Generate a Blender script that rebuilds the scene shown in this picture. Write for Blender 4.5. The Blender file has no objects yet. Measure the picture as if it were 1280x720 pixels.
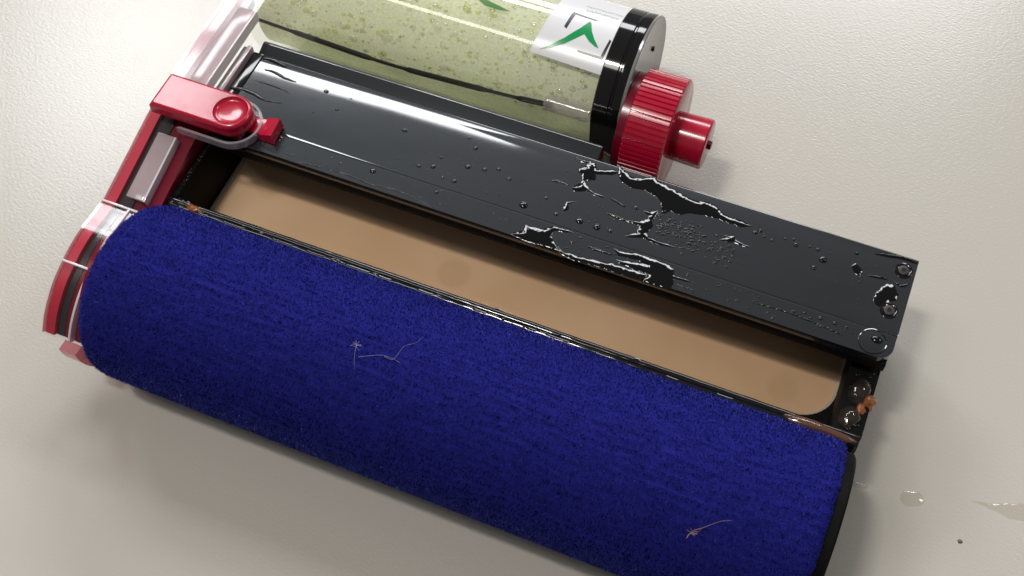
import bpy, bmesh, math, random
import numpy as np
from mathutils import Vector, Matrix, noise

S = 0.001                      # every length below is in millimetres
C = bpy.context.scene.collection
sc = bpy.context.scene

# ------------------------------------------------------------------ camera
cam_d = bpy.data.cameras.new('camera')
cam = bpy.data.objects.new('camera', cam_d)
C.objects.link(cam)
sc.camera = cam
cam_d.sensor_width = 36.0
cam_d.lens = 42.011
cam_d.clip_start = 0.01
cam_d.clip_end = 20.0
CAM = (187.61, -121.95, 335.61)
RIGHT = (0.924, 0.3815, -0.02616)
DOWN = (0.31691, -0.80224, -0.50595)
FWD = (-0.21401, 0.45921, -0.86217)
m = Matrix.Identity(4)
for i in range(3):
    m[i][0] = RIGHT[i]
    m[i][1] = -DOWN[i]
    m[i][2] = -FWD[i]
    m[i][3] = CAM[i] * S
cam.matrix_world = m

# ------------------------------------------------------------------ room light, lamps, exposure
world = bpy.data.worlds.new('World')
sc.world = world
world.use_nodes = True
wb = world.node_tree.nodes['Background']
wb.inputs[0].default_value = (1.0, 0.97, 0.93, 1)
wb.inputs[1].default_value = 0.16
sc.view_settings.view_transform = 'Standard'
sc.view_settings.look = 'None'
sc.view_settings.exposure = 0.0
sc.view_settings.gamma = 1.0


def lamp(name, loc, target, sx, sy, watts, col, yaw=0.0):
    d = bpy.data.lights.new(name, 'AREA')
    d.shape = 'RECTANGLE'
    d.size, d.size_y, d.energy, d.color = sx, sy, watts, col
    o = bpy.data.objects.new(name, d)
    C.objects.link(o)
    o.location = loc
    z = (Vector(loc) - Vector(target)).normalized()
    a = Vector((math.cos(yaw), math.sin(yaw), 0))
    x = (a - z * z.dot(a)).normalized()
    y = z.cross(x)
    o.rotation_euler = Matrix((x, y, z)).transposed().to_euler()   # long side kept parallel to the device
    return o


# ceiling lights of the room: a tube and a downlight over the near edge, two fixtures behind left, one further back, one to the right
lamp('tube_lamp', (-0.36, -0.30, 1.30), (-0.36, 0.06, 0.0), 0.72, 0.12, 3.0, (1.0, 0.96, 0.91), math.radians(-12))
lamp('down_lamp', (-0.16, -0.24, 1.35), (0.10, 0.03, 0.0), 0.16, 0.07, 5.4, (1.0, 0.95, 0.89))
lamp('panel_lamp', (-1.20, 0.99, 1.60), (0.0, 0.06, 0.03), 0.42, 0.26, 5.5, (0.95, 0.97, 1.0))
lamp('spot_lamp', (-1.00, 1.38, 1.60), (-1.00, 1.379, 0.0), 1.15, 0.36, 20.0, (0.96, 0.98, 1.0), math.radians(8))
lamp('row_lamp', (-0.20, 2.10, 1.50), (0.1, 0.07, 0.03), 1.30, 0.45, 25.0, (0.98, 0.98, 1.0))
lamp('side_lamp', (1.00, 0.90, 1.45), (0.1, 0.06, 0.03), 0.35, 0.25, 4.0, (1.0, 0.98, 0.95))


# ------------------------------------------------------------------ helpers
def ngroup(mat):
    return mat.node_tree.nodes, mat.node_tree.links


def pmat(name, col, rough=0.4, spec=0.5, coat=0.0, coat_rough=0.05, ior=1.5, sheen=0.0, metal=0.0, trans=0.0):
    mt = bpy.data.materials.new(name)
    mt.use_nodes = True
    b = mt.node_tree.nodes['Principled BSDF']
    b.inputs['Base Color'].default_value = (*col, 1)
    b.inputs['Roughness'].default_value = rough
    b.inputs['IOR'].default_value = ior
    b.inputs['Specular IOR Level'].default_value = spec
    b.inputs['Coat Weight'].default_value = coat
    b.inputs['Coat Roughness'].default_value = coat_rough
    b.inputs['Metallic'].default_value = metal
    b.inputs['Transmission Weight'].default_value = trans
    b.inputs['Sheen Weight'].default_value = sheen
    return mt


def obj_coords(mt, scale=(1, 1, 1), rot=(0, 0, 0)):
    n, l = ngroup(mt)
    tc = n.new('ShaderNodeTexCoord')
    mp = n.new('ShaderNodeMapping')
    mp.inputs['Scale'].default_value = scale
    mp.inputs['Rotation'].default_value = rot
    l.new(tc.outputs['Object'], mp.inputs['Vector'])
    return mp.outputs['Vector']


def noise_tex(mt, vec, scale, detail=3.0, rough=0.55):
    n, l = ngroup(mt)
    t = n.new('ShaderNodeTexNoise')
    t.inputs['Scale'].default_value = scale
    t.inputs['Detail'].default_value = detail
    t.inputs['Roughness'].default_value = rough
    l.new(vec, t.inputs['Vector'])
    return t.outputs['Fac']


def ramp(mt, fac, stops):
    n, l = ngroup(mt)
    r = n.new('ShaderNodeValToRGB')
    e = r.color_ramp.elements
    e[0].position, e[0].color = stops[0][0], (*stops[0][1], 1)
    e[1].position, e[1].color = stops[-1][0], (*stops[-1][1], 1)
    for p, c in stops[1:-1]:
        x = e.new(p)
        x.color = (*c, 1)
    l.new(fac, r.inputs[0])
    return r.outputs[0]


def maprange(mt, fac, a, b, c, d):
    n, l = ngroup(mt)
    r = n.new('ShaderNodeMapRange')
    for i, v in zip((1, 2, 3, 4), (a, b, c, d)):
        r.inputs[i].default_value = v
    l.new(fac, r.inputs[0])
    return r.outputs[0]


def bump(mt, fac, dist, strength=1.0, prev=None, coat=False):
    n, l = ngroup(mt)
    b = n.new('ShaderNodeBump')
    b.inputs['Strength'].default_value = strength
    b.inputs['Distance'].default_value = dist
    l.new(fac, b.inputs['Height'])
    if prev:
        l.new(prev, b.inputs['Normal'])
    p = n['Principled BSDF']
    l.new(b.outputs[0], p.inputs['Normal'])
    if coat:
        l.new(b.outputs[0], p.inputs['Coat Normal'])
    return b.outputs[0]


def clear_mat(name, tint, body=(0.8, 0.8, 0.8), body_fac=0.0, rough=0.03, refl=1.0):
    """thin clear plastic: tinted see-through, a little cloudy body, mirror by Fresnel"""
    mt = bpy.data.materials.new(name)
    mt.use_nodes = True
    n, l = ngroup(mt)
    n.clear()
    o = n.new('ShaderNodeOutputMaterial')
    t = n.new('ShaderNodeBsdfTransparent')
    t.inputs[0].default_value = (*tint, 1)
    d = n.new('ShaderNodeBsdfDiffuse')
    d.inputs[0].default_value = (*body, 1)
    g = n.new('ShaderNodeBsdfGlossy')
    g.inputs['Roughness'].default_value = rough
    g.inputs[0].default_value = (refl, refl, refl, 1)
    fr = n.new('ShaderNodeFresnel')
    fr.inputs[0].default_value = 1.49
    ge = n.new('ShaderNodeNewGeometry')
    sub = n.new('ShaderNodeMath')
    sub.operation = 'SUBTRACT'
    sub.inputs[0].default_value = 1.0
    l.new(ge.outputs['Backfacing'], sub.inputs[1])
    mul = n.new('ShaderNodeMath')
    mul.operation = 'MULTIPLY'
    l.new(fr.outputs[0], mul.inputs[0])
    l.new(sub.outputs[0], mul.inputs[1])
    m1 = n.new('ShaderNodeMixShader')
    m1.inputs[0].default_value = body_fac
    l.new(t.outputs[0], m1.inputs[1])
    l.new(d.outputs[0], m1.inputs[2])
    m2 = n.new('ShaderNodeMixShader')
    l.new(mul.outputs[0], m2.inputs[0])
    l.new(m1.outputs[0], m2.inputs[1])
    l.new(g.outputs[0], m2.inputs[2])
    l.new(m2.outputs[0], o.inputs[0])
    return mt


def link(name, verts, faces, mat, parent=None, angle=35, mm=True):
    me = bpy.data.meshes.new(name)
    v = np.asarray(verts, float) * (S if mm else 1)
    me.from_pydata([tuple(p) for p in v], [], faces)
    me.validate()
    bm = bmesh.new()
    bm.from_mesh(me)
    bmesh.ops.recalc_face_normals(bm, faces=bm.faces)
    th = math.radians(angle)
    for f in bm.faces:
        f.smooth = True
    for e in bm.edges:
        if len(e.link_faces) == 2 and e.calc_face_angle(0) > th:
            e.smooth = False
    bm.to_mesh(me)
    bm.free()
    me.materials.append(mat)
    o = bpy.data.objects.new(name, me)
    C.objects.link(o)
    if parent:
        o.parent = parent
    return o


def tag(o, label=None, cat=None, group=None, kind=None):
    if label:
        o['label'] = label
    if cat:
        o['category'] = cat
    if group:
        o['group'] = group
    if kind:
        o['kind'] = kind
    return o


class MB:
    """collects shapes (mm) into one mesh"""

    def __init__(self):
        self.v, self.f = [], []

    def add(self, v, f):
        k = len(self.v)
        self.v += [tuple(p) for p in v]
        self.f += [tuple(i + k for i in q) for q in f]
        return self

    def box(self, x0, x1, y0, y1, z0, z1, bev=0.0):
        bm = bmesh.new()
        bmesh.ops.create_cube(bm, size=1)
        for v in bm.verts:
            v.co = Vector((x0 + (v.co.x + .5) * (x1 - x0), y0 + (v.co.y + .5) * (y1 - y0), z0 + (v.co.z + .5) * (z1 - z0)))
        if bev:
            bmesh.ops.bevel(bm, geom=bm.edges[:], offset=bev, segments=2, affect='EDGES', profile=0.6)
        bm.verts.index_update()
        self.add([v.co[:] for v in bm.verts], [[v.index for v in f.verts] for f in bm.faces])
        bm.free()
        return self

    def prism_x(self, prof, x0, x1, bev=0.0):
        """prof = closed (y,z) outline extruded along x"""
        n = len(prof)
        v = [(x0, y, z) for y, z in prof] + [(x1, y, z) for y, z in prof]
        f = [tuple(range(n)), tuple(range(n, 2 * n))] + [(i, (i + 1) % n, n + (i + 1) % n, n + i) for i in range(n)]
        if bev:
            bm = bmesh.new()
            vs = [bm.verts.new(p) for p in v]
            for q in f:
                bm.faces.new([vs[i] for i in q])
            bmesh.ops.recalc_face_normals(bm, faces=bm.faces)
            ed = [e for e in bm.edges if e.calc_face_angle(0) > math.radians(25)]
            bmesh.ops.bevel(bm, geom=ed, offset=bev, segments=2, affect='EDGES', profile=0.6)
            bm.verts.index_update()
            v, f = [p.co[:] for p in bm.verts], [[p.index for p in q.verts] for q in bm.faces]
            bm.free()
        return self.add(v, f)

    def prism_z(self, prof, z0, z1, bev=0.0):
        k = len(self.v)
        t = MB().prism_x([(a, b) for a, b in prof], z0, z1, bev)
        return self.add([(y, z, x) for x, y, z in t.v], t.f)

    def lathe_x(self, rings, y0, z0, n=96, fn=None):
        """rings = [(x, r)...] turned about the x axis through (y0, z0)"""
        v, f = [], []
        for x, r in rings:
            for i in range(n):
                a = 2 * math.pi * i / n
                p = [x, y0 + r * math.cos(a), z0 + r * math.sin(a)]
                v.append(fn(p, a, r) if fn else p)
        for j in range(len(rings) - 1):
            for i in range(n):
                f.append((j * n + i, j * n + (i + 1) % n, (j + 1) * n + (i + 1) % n, (j + 1) * n + i))
        return self.add(v, f)

    def lathe_z(self, rings, x0, y0, n=48):
        v, f = [], []
        for z, r in rings:
            for i in range(n):
                a = 2 * math.pi * i / n
                v.append((x0 + r * math.cos(a), y0 + r * math.sin(a), z))
        for j in range(len(rings) - 1):
            for i in range(n):
                f.append((j * n + i, j * n + (i + 1) % n, (j + 1) * n + (i + 1) % n, (j + 1) * n + i))
        if rings[-1][1] > 1e-3:
            f.append(tuple((len(rings) - 1) * n + i for i in range(n)))
        return self.add(v, f)

    def tube(self, pts, r, n=8, taper=False):
        P = [Vector(p) for p in pts]
        v, f = [], []
        for i, p in enumerate(P):
            t = (P[min(i + 1, len(P) - 1)] - P[max(i - 1, 0)]).normalized()
            a = t.cross(Vector((0.13, 0.27, 0.95))).normalized()
            b = t.cross(a)
            rr = r[i] if isinstance(r, (list, tuple)) else r
            if taper:
                rr *= 1 - 0.6 * i / (len(P) - 1)
            for k in range(n):
                g = 2 * math.pi * k / n
                v.append(tuple(p + a * rr * math.cos(g) + b * rr * math.sin(g)))
        for i in range(len(P) - 1):
            for k in range(n):
                f.append((i * n + k, i * n + (k + 1) % n, (i + 1) * n + (k + 1) % n, (i + 1) * n + k))
        f.append(tuple(range(n)))
        f.append(tuple((len(P) - 1) * n + k for k in range(n)))
        return self.add(v, f)

    def build(self, name, mat, parent=None, angle=35):
        return link(name, self.v, self.f, mat, parent, angle)


def smooth_path(pts, n=6):
    """Catmull-Rom through pts"""
    P = [np.array(p, float) for p in pts]
    P = [2 * P[0] - P[1]] + P + [2 * P[-1] - P[-2]]
    out = []
    for i in range(1, len(P) - 2):
        for k in range(n):
            t = k / n
            a, b, c, d = P[i - 1], P[i], P[i + 1], P[i + 2]
            out.append(0.5 * (2 * b + (c - a) * t + (2 * a - 5 * b + 4 * c - d) * t * t + (3 * b - a - 3 * c + d) * t ** 3))
    out.append(P[-2])
    return [tuple(map(float, p)) for p in out]


rng = np.random.default_rng(7)
random.seed(7)

# ------------------------------------------------------------------ materials
M = {}

t = pmat('white_laminate', (0.520, 0.494, 0.445), 0.22)
v2 = obj_coords(t, (0.75, 1.25, 1), (0, 0, math.radians(25)))
f1 = noise_tex(t, v2, 980, 2.0, 0.6)
bump(t, f1, 0.00026, 0.27)
M['table'] = t

t = pmat('black_lid_plastic', (0.005, 0.0058, 0.008), 0.40, 0.21, 0.95, 0.065)
t.node_tree.nodes['Principled BSDF'].inputs['Coat IOR'].default_value = 1.75
v = obj_coords(t, (0.35, 1.6, 1))
n_, l_ = ngroup(t)
sm = noise_tex(t, v, 60, 5, 0.65)
l_.new(maprange(t, sm, 0.3, 0.75, 0.36, 0.50), n_['Principled BSDF'].inputs['Roughness'])
n_['Principled BSDF'].inputs['Specular Tint'].default_value = (0.90, 0.95, 1, 1)
n_['Principled BSDF'].inputs['Coat Tint'].default_value = (0.93, 0.97, 1, 1)
v3 = obj_coords(t)
wv = noise_tex(t, v3, 22, 1.0)
bump(t, wv, 0.0006, 0.18, None, True)
M['lid'] = t

t = pmat('black_tray_plastic', (0.010, 0.010, 0.011), 0.16, 0.5)
v = obj_coords(t)
n_, l_ = ngroup(t)
l_.new(maprange(t, noise_tex(t, v, 180, 4, 0.7), 0.35, 0.7, 0.10, 0.34), n_['Principled BSDF'].inputs['Roughness'])
bump(t, noise_tex(t, v, 260, 3), 0.0002, 0.35)
M['black'] = t
M['black_matte'] = pmat('black_matte_plastic', (0.004, 0.004, 0.004), 0.55, 0.08)
M['black_gloss'] = pmat('black_gloss_plastic', (0.008, 0.008, 0.009), 0.08, 0.5)

t = pmat('red_plastic', (0.43, 0.004, 0.030), 0.20, 0.5, 0.3, 0.08)
v = obj_coords(t)
n_, l_ = ngroup(t)
l_.new(maprange(t, noise_tex(t, v, 90, 4, 0.7), 0.3, 0.7, 0.15, 0.30), n_['Principled BSDF'].inputs['Roughness'])
bump(t, noise_tex(t, v, 40, 2), 0.0003, 0.12)
M['red'] = t
M['gap_shade'] = pmat('dark_grey_gap_shade', (0.035, 0.028, 0.031), 0.25, 0.5)  # dark grey of solid strips that stand in for the shaded gap
M['red_satin'] = pmat('satin_red_plastic', (0.52, 0.02, 0.05), 0.42, 0.5)
M['red_shaded'] = pmat('shaded_red_plastic', (0.16, 0.002, 0.018), 0.22, 0.5)  # darker copy of the red: shade of recessed parts is in the colour
M['red_face'] = pmat('red_cap_face', (0.43, 0.004, 0.030), 0.10, 0.7)

M['clear'] = clear_mat('clear_acrylic', (0.97, 0.95, 0.955), rough=0.11)
M['clear_pink'] = clear_mat('pink_clear_acrylic', (0.80, 0.45, 0.48), (0.75, 0.35, 0.38), 0.25)
M['clear_rail'] = clear_mat('cloudy_clear_acrylic', (0.75, 0.66, 0.68), (0.62, 0.50, 0.52), 0.55, 0.15)
M['highlight_seam'] = clear_mat('highlight_seam_white', (0.9, 0.86, 0.88), (0.85, 0.80, 0.82), 0.7, 0.12)  # whitish body paints the edge highlights; the seams use it too
M['clear_soft'] = clear_mat('soft_clear_edge', (0.92, 0.88, 0.90), (0.8, 0.75, 0.77), 0.3, 0.08)
M['bottle'] = clear_mat('clear_bottle_wall', (0.95, 0.965, 0.93), (0.7, 0.7, 0.65), 0.03)
M['bead'] = clear_mat('soapy_bead', (0.94, 0.94, 0.74), (0.84, 0.84, 0.46), 0.18, 0.03)
M['bead_white'] = clear_mat('clear_bead', (0.97, 0.97, 0.93), (0.9, 0.9, 0.8), 0.22, 0.03)
M['leaf'] = pmat('green_film', (0.06, 0.22, 0.04), 0.3)

# soapy film on the inner wall of the bottle
t = bpy.data.materials.new('soapy_film')
t.use_nodes = True
n_, l_ = ngroup(t)
n_.clear()
o_ = n_.new('ShaderNodeOutputMaterial')
v = obj_coords(t)
big = noise_tex(t, v, 34, 3, 0.55)
fine = noise_tex(t, v, 950, 3, 0.6)
mx = n_.new('ShaderNodeMath')
mx.operation = 'ADD'
l_.new(big, mx.inputs[0])
l_.new(maprange(t, fine, 0.3, 0.7, -0.16, 0.16), mx.inputs[1])
fac = maprange(t, mx.outputs[0], 0.30, 0.72, 0.42, 0.74)
colr = ramp(t, mx.outputs[0], [(0.25, (0.90, 0.925, 0.57)), (0.5, (0.94, 0.957, 0.72)), (0.75, (0.95, 0.96, 0.80))])
tr = n_.new('ShaderNodeBsdfTransparent')
tr.inputs[0].default_value = (0.97, 0.98, 0.90, 1)
df = n_.new('ShaderNodeBsdfDiffuse')
tl = n_.new('ShaderNodeBsdfTranslucent')
l_.new(colr, df.inputs[0])
l_.new(colr, tl.inputs[0])
ms = n_.new('ShaderNodeMixShader')
ms.inputs[0].default_value = 0.15
l_.new(df.outputs[0], ms.inputs[1])
l_.new(tl.outputs[0], ms.inputs[2])
m2 = n_.new('ShaderNodeMixShader')
l_.new(fac, m2.inputs[0])
l_.new(tr.outputs[0], m2.inputs[1])
l_.new(ms.outputs[0], m2.inputs[2])
l_.new(m2.outputs[0], o_.inputs[0])
M['film'] = t

# deep blue velour
t = pmat('blue_velour', (0.006, 0.007, 0.08), 0.85, 0.1, sheen=0.05)
v = obj_coords(t, (0.35, 1, 1))
n_, l_ = ngroup(t)
b_ = n_['Principled BSDF']
b_.inputs['Sheen Tint'].default_value = (0.25, 0.3, 1, 1)
b_.inputs['Sheen Roughness'].default_value = 0.4
c_ = noise_tex(t, v, 500, 4, 0.7)
l_.new(ramp(t, c_, [(0.3, (0.008, 0.009, 0.13)), (0.7, (0.014, 0.016, 0.21))]), b_.inputs['Base Color'])
bump(t, c_, 0.0006, 0.6)
M['velour'] = t
t = pmat('blue_pile_fibre', (0.014, 0.018, 0.25), 0.7, 0.08, sheen=0.4)
n_, l_ = ngroup(t)
v = obj_coords(t)
l_.new(ramp(t, noise_tex(t, v, 700, 3, 0.7), [(0.3, (0.015, 0.018, 0.19)), (0.7, (0.031, 0.037, 0.38))]), n_['Principled BSDF'].inputs['Base Color'])
n_['Principled BSDF'].inputs['Sheen Tint'].default_value = (0.18, 0.22, 1, 1)
n_['Principled BSDF'].inputs['Sheen Roughness'].default_value = 0.35
M['pile'] = t

# murky brown water in the tray, with the darker bosses of the floor showing through
t = pmat('murky_brown_water', (0.46, 0.30, 0.165), 0.05, 0.35, ior=1.33)
n_, l_ = ngroup(t)
v = obj_coords(t)
base = ramp(t, noise_tex(t, v, 24, 3, 0.5), [(0.3, (0.72, 0.465, 0.270)), (0.7, (0.83, 0.565, 0.355))])
prev = base
for (cx, cy, r, k) in [(88.0, 48.5, 5.8, 0.40), (195.4, 48.0, 5.0, 0.36), (17.5, 57.0, 5.2, 0.25)]:
    vm = n_.new('ShaderNodeVectorMath')
    vm.operation = 'DISTANCE'
    sp = n_.new('ShaderNodeTexCoord')
    l_.new(sp.outputs['Object'], vm.inputs[0])
    vm.inputs[1].default_value = (cx * S, cy * S, 12 * S)
    fc = maprange(t, vm.outputs['Value'], r * S * 0.72, r * S * 1.1, k, 0.0)
    mxc = n_.new('ShaderNodeMix')
    mxc.data_type = 'RGBA'
    l_.new(fc, mxc.inputs[0])
    l_.new(prev, mxc.inputs[6])
    mxc.inputs[7].default_value = (0.60, 0.39, 0.21, 1)
    prev = mxc.outputs[2]
l_.new(prev, n_['Principled BSDF'].inputs['Base Color'])
M['murk'] = t

M['wet'] = pmat('water_over_black', (0.003, 0.003, 0.0035), 0.03, 0.5, ior=1.52)
M['table_water'] = clear_mat('clear_water', (0.95, 0.93, 0.90), (0.6, 0.55, 0.5), 0.03, 0.03)
M['foam_clear'] = clear_mat('wet_foam', (0.86, 0.80, 0.74), (0.6, 0.42, 0.3), 0.03, 0.04)
M['foam_brown'] = clear_mat('brown_slime', (0.62, 0.34, 0.22), (0.40, 0.14, 0.05), 0.6, 0.05)
M['rim_wet'] = clear_mat('wet_grime', (0.55, 0.48, 0.43), (0.26, 0.13, 0.08), 0.4, 0.05)
M['scum'] = pmat('grey_scum_line', (0.52, 0.48, 0.40), 0.25, 0.5)
M['screw'] = pmat('dark_steel', (0.055, 0.053, 0.05), 0.5, 0.5, metal=0.8)
M['hole'] = pmat('screw_recess_black', (0.004, 0.004, 0.004), 0.3)
M['label'] = pmat('white_label_vinyl', (0.78, 0.78, 0.80), 0.22, 0.5)
M['green'] = pmat('green_print', (0.004, 0.30, 0.085), 0.25)
M['ink'] = pmat('dark_grey_print', (0.035, 0.040, 0.048), 0.25)
M['ink_pale'] = pmat('pale_grey_print', (0.32, 0.32, 0.34), 0.3)
M['smoke'] = pmat('smoky_cap_face', (0.20, 0.195, 0.19), 0.12, 0.7)
M['tube'] = pmat('dark_dip_tube', (0.010, 0.010, 0.009), 0.15)
M['lint'] = pmat('white_lint', (0.50, 0.50, 0.60), 0.6)
M['lint_tan'] = pmat('tan_lint', (0.45, 0.28, 0.24), 0.6)
M['speck'] = pmat('brown_dirt', (0.17, 0.08, 0.03), 0.5)

# ------------------------------------------------------------------ table
mb = MB()
mb.add([(-2200, -1500, 0), (2400, -1500, 0), (2400, 2300, 0), (-2200, 2300, 0)], [(0, 1, 2, 3)])
tag(mb.build('table_top', M['table']), kind='structure')

# ------------------------------------------------------------------ the cleaning head (one device, many parts)
dev = bpy.data.objects.new('roller_cleaner', None)
C.objects.link(dev)
dev.empty_display_size = 0.02
dev.location = (0, 0, 0)
tag(dev, 'roller cleaning head with blue fabric roller, black tray, red end plate and clear bottle', 'cleaning tool')

# --- roller
RY, RZ, RR = 0.0, 28.2, 26.7
nx, na = 420, 260
xs = np.concatenate([[2.0, 2.3, 2.9, 3.8, 5.0, 6.5, 8.5], np.linspace(10, 212.4, nx), [213.6, 214.9, 215.5]])
rs = np.concatenate([[15.0, 19.5, 21.8, 23.6, 25.0, 26.0, 26.5], np.full(nx, RR), [26.4, 25.7, 20.0]])
ver = []
for i, (x, r) in enumerate(zip(xs, rs)):
    for k in range(na):
        a = 2 * math.pi * k / na
        s = a * RR
        q = Vector((x * 0.13, s * 0.55, 0.0 if k < na / 2 else 40.0))
        d = 0.0
        if 6 < i < len(xs) - 3:
            # rows of pile run along the roller, broken up like a knitted backing
            row = math.sin(s * 2 * math.pi / 2.3 + 2.2 * noise.noise(Vector((x * 0.05, s * 0.12, 3))) * 2)
            d = 0.15 * row * (0.6 + 0.8 * noise.noise(Vector((x * 0.11, s * 0.2, 9)))) + 0.16 * noise.noise(q) + 0.10 * noise.noise(Vector((x * 0.7, s * 0.7, 5)))
        rr = r + d
        xx = x
        if i >= len(xs) - 3:
            xx = x + 0.7 * noise.noise(Vector((s * 0.35, 1, 1))) + 0.4 * noise.noise(Vector((s * 1.1, 7, 1)))
        ver.append((xx, RY + rr * math.cos(a), RZ + rr * math.sin(a)))
fac_ = []
for i in range(len(xs) - 1):
    for k in range(na):
        fac_.append((i * na + k, i * na + (k + 1) % na, (i + 1) * na + (k + 1) % na, (i + 1) * na + k))
roller = link('roller_cover', ver, fac_, M['velour'], dev, 80)
roller['label'] = 'deep blue velour roller cover'
# pile fibres standing on the cover (upper and front side, where they show)
NF = 240000
fx = rng.uniform(3.0, 215.6, NF)
fa = rng.uniform(math.radians(20), math.radians(262), NF)
VG = np.array(ver).reshape(len(xs), na, 3)              # the fibres root on the knitted surface itself
RG = np.hypot(VG[:, :, 1] - RY, VG[:, :, 2] - RZ)
ki = np.clip(np.searchsorted(xs, fx), 1, len(xs) - 1)
kt = (fx - xs[ki - 1]) / (xs[ki] - xs[ki - 1])
ka = np.floor(fa / (2 * math.pi) * na).astype(int) % na
base_r = RG[ki - 1, ka] * (1 - kt) + RG[ki, ka] * kt
ln = rng.uniform(0.5, 1.15, NF)
w = rng.uniform(0.07, 0.14, NF)
# nap direction varies in soft patches
pa = np.array([noise.noise(Vector((x * 0.09, a * 7, 2))) for x, a in zip(fx, fa)])
ta = 0.35 + 0.5 * pa + rng.normal(0, 0.45, NF)
tx = 0.4 * pa + rng.normal(0, 0.45, NF)
rad = np.stack([np.zeros(NF), np.cos(fa), np.sin(fa)], 1)
tan = np.stack([np.zeros(NF), -np.sin(fa), np.cos(fa)], 1)
ex = np.array([1.0, 0, 0])
b0 = np.stack([fx, RY + (base_r - .15) * np.cos(fa), RZ + (base_r - .15) * np.sin(fa)], 1)
dirn = rad + tan * ta[:, None] + ex * tx[:, None]
dirn /= np.linalg.norm(dirn, axis=1)[:, None]
ph = rng.uniform(0, 2 * math.pi, NF)
side = ex * np.cos(ph)[:, None] + tan * np.sin(ph)[:, None]
V = np.empty((NF, 3, 3))
V[:, 0] = b0 - side * w[:, None]
V[:, 1] = b0 + side * w[:, None]
V[:, 2] = b0 + dirn * ln[:, None]
me = bpy.data.meshes.new('pile')
me.vertices.add(NF * 3)
me.vertices.foreach_set('co', (V.reshape(-1) * S).astype(np.float32))
me.loops.add(NF * 3)
me.loops.foreach_set('vertex_index', np.arange(NF * 3, dtype=np.int32))
me.polygons.add(NF)
me.polygons.foreach_set('loop_start', np.arange(0, NF * 3, 3, dtype=np.int32))
me.update(calc_edges=True)
me.materials.append(M['pile'])
nv = rad + rng.normal(0, 0.22, (NF, 3))               # the pile shades as one soft nap, not as separate flat blades
nv /= np.linalg.norm(nv, axis=1)[:, None]
me.polygons.foreach_set('use_smooth', np.ones(NF, bool))
me.normals_split_custom_set_from_vertices(np.repeat(nv, 3, axis=0).tolist())
po = bpy.data.objects.new('pile', me)
C.objects.link(po)
po.parent = roller
po['kind'] = 'stuff'

# end flange of the roller, right (black) and left (clear)
mb = MB().lathe_x([(214.4, 2), (214.4, 24.2), (214.8, 24.8), (217.3, 24.8), (217.9, 24.2), (217.9, 2)], RY, RZ, 96)
mb.build('end_flange', M['black_matte'], dev)
MB().lathe_x([(-0.6, 3), (-0.6, 18.0), (-0.2, 18.5), (1.4, 18.5), (1.8, 18.0), (1.8, 3)], RY, RZ, 96).build('end_flange', M['red_shaded'], dev)
aa = np.linspace(math.radians(179), math.radians(228), 30)
vv, ff = [], []
for r_ in (23.0, 26.4):
    for x in (-4.0, 1.6):
        vv += [(x, RY + r_ * math.cos(a), RZ + r_ * math.sin(a)) for a in aa]
k = len(aa)
for p, q in ((0, 1), (1, 3), (3, 2), (2, 0)):
    ff += [(p * k + i, p * k + i + 1, q * k + i + 1, q * k + i) for i in range(k - 1)]
ff += [(0, k, 3 * k, 2 * k), (k - 1, 2 * k - 1, 4 * k - 1, 3 * k - 1)]
MB().add(vv, ff).build('splash_guard', M['clear_pink'], dev)['label'] = 'pinkish clear curved guard below the left roller end'

# --- tray
mb = MB()
mb.box(1.7, 218.8, 84.0, 86.4, 4.1, 36.0, .4)          # back wall under the lid
mb.box(3.0, 211, 31.0, 86.0, 3.0, 5.0)                 # floor
for (cx, cy, r) in ((210.6 - 11, 40.6 + 11, 11.0),):   # rounded inner corner
    arc = [(cx + r * math.cos(a), cy + r * math.sin(a)) for a in np.linspace(0, -math.pi / 2, 12)]
    mb.prism_z([(cx, 30.9), (210.9, 30.9), (210.9, cy)] + arc[::1], 5.1, 13.4)
tray = mb.build('tray', M['black'], dev)
MB().box(1.6, 3.4, 31.2, 83.9, 4, 33.4, .35).build('end_wall', M['black_matte'], tray)
MB().box(210.6, 219.0, 31.2, 83.9, 4, 31.0, .5).build('end_wall', M['black_matte'], tray)
# front wall with its double bead rim
prof = [(27.2, 6), (27.0, 31.6), (27.2, 32.6), (27.9, 33.3), (28.7, 33.4), (29.0, 33.1), (29.2, 33.3), (30.0, 33.6), (30.8, 33.3), (31.2, 32.4), (31.3, 6)]
mb = MB()
xs2 = np.linspace(1.5, 218.4, 220)
n = len(prof)
vv, ff = [], []
for x in xs2:
    for (y, z) in prof:
        k = 0.0 if z < 10 else 0.09
        vv.append((x, y + k * noise.noise(Vector((x * .2, y * 1, 1))), z + k * noise.noise(Vector((x * .3, y * 1.2, 8)))))
for i in range(len(xs2) - 1):
    for k in range(n):
        ff.append((i * n + k, i * n + (k + 1) % n, (i + 1) * n + (k + 1) % n, (i + 1) * n + k))
ff.append(tuple(range(n)))
ff.append(tuple((len(xs2) - 1) * n + k for k in range(n)))
mb.add(vv, ff)
mb.build('rim', M['black_gloss'], tray, 50)
# bolts on the right wall
for (x, y) in ((215.6, 45.2), (214.8, 36.6)):
    b = MB().lathe_z([(31.0, 2.3), (31.7, 2.3), (32.2, 1.9), (32.25, 0.9), (31.6, 0.8)], x, y, 24)
    b.build('bolt', M['black_gloss'], tray)
# cradle ledge behind the lid that holds the bottle
mb = MB().prism_x([(87.1, 28), (87.1, 35.8), (88.3, 36.4), (91.0, 37.2), (93.4, 38.0), (94.4, 37.7), (95.0, 36.6), (96.0, 28)], 1.2, 120.5, .25)
mb.build('bottle_cradle', M['lid'], dev)

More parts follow.
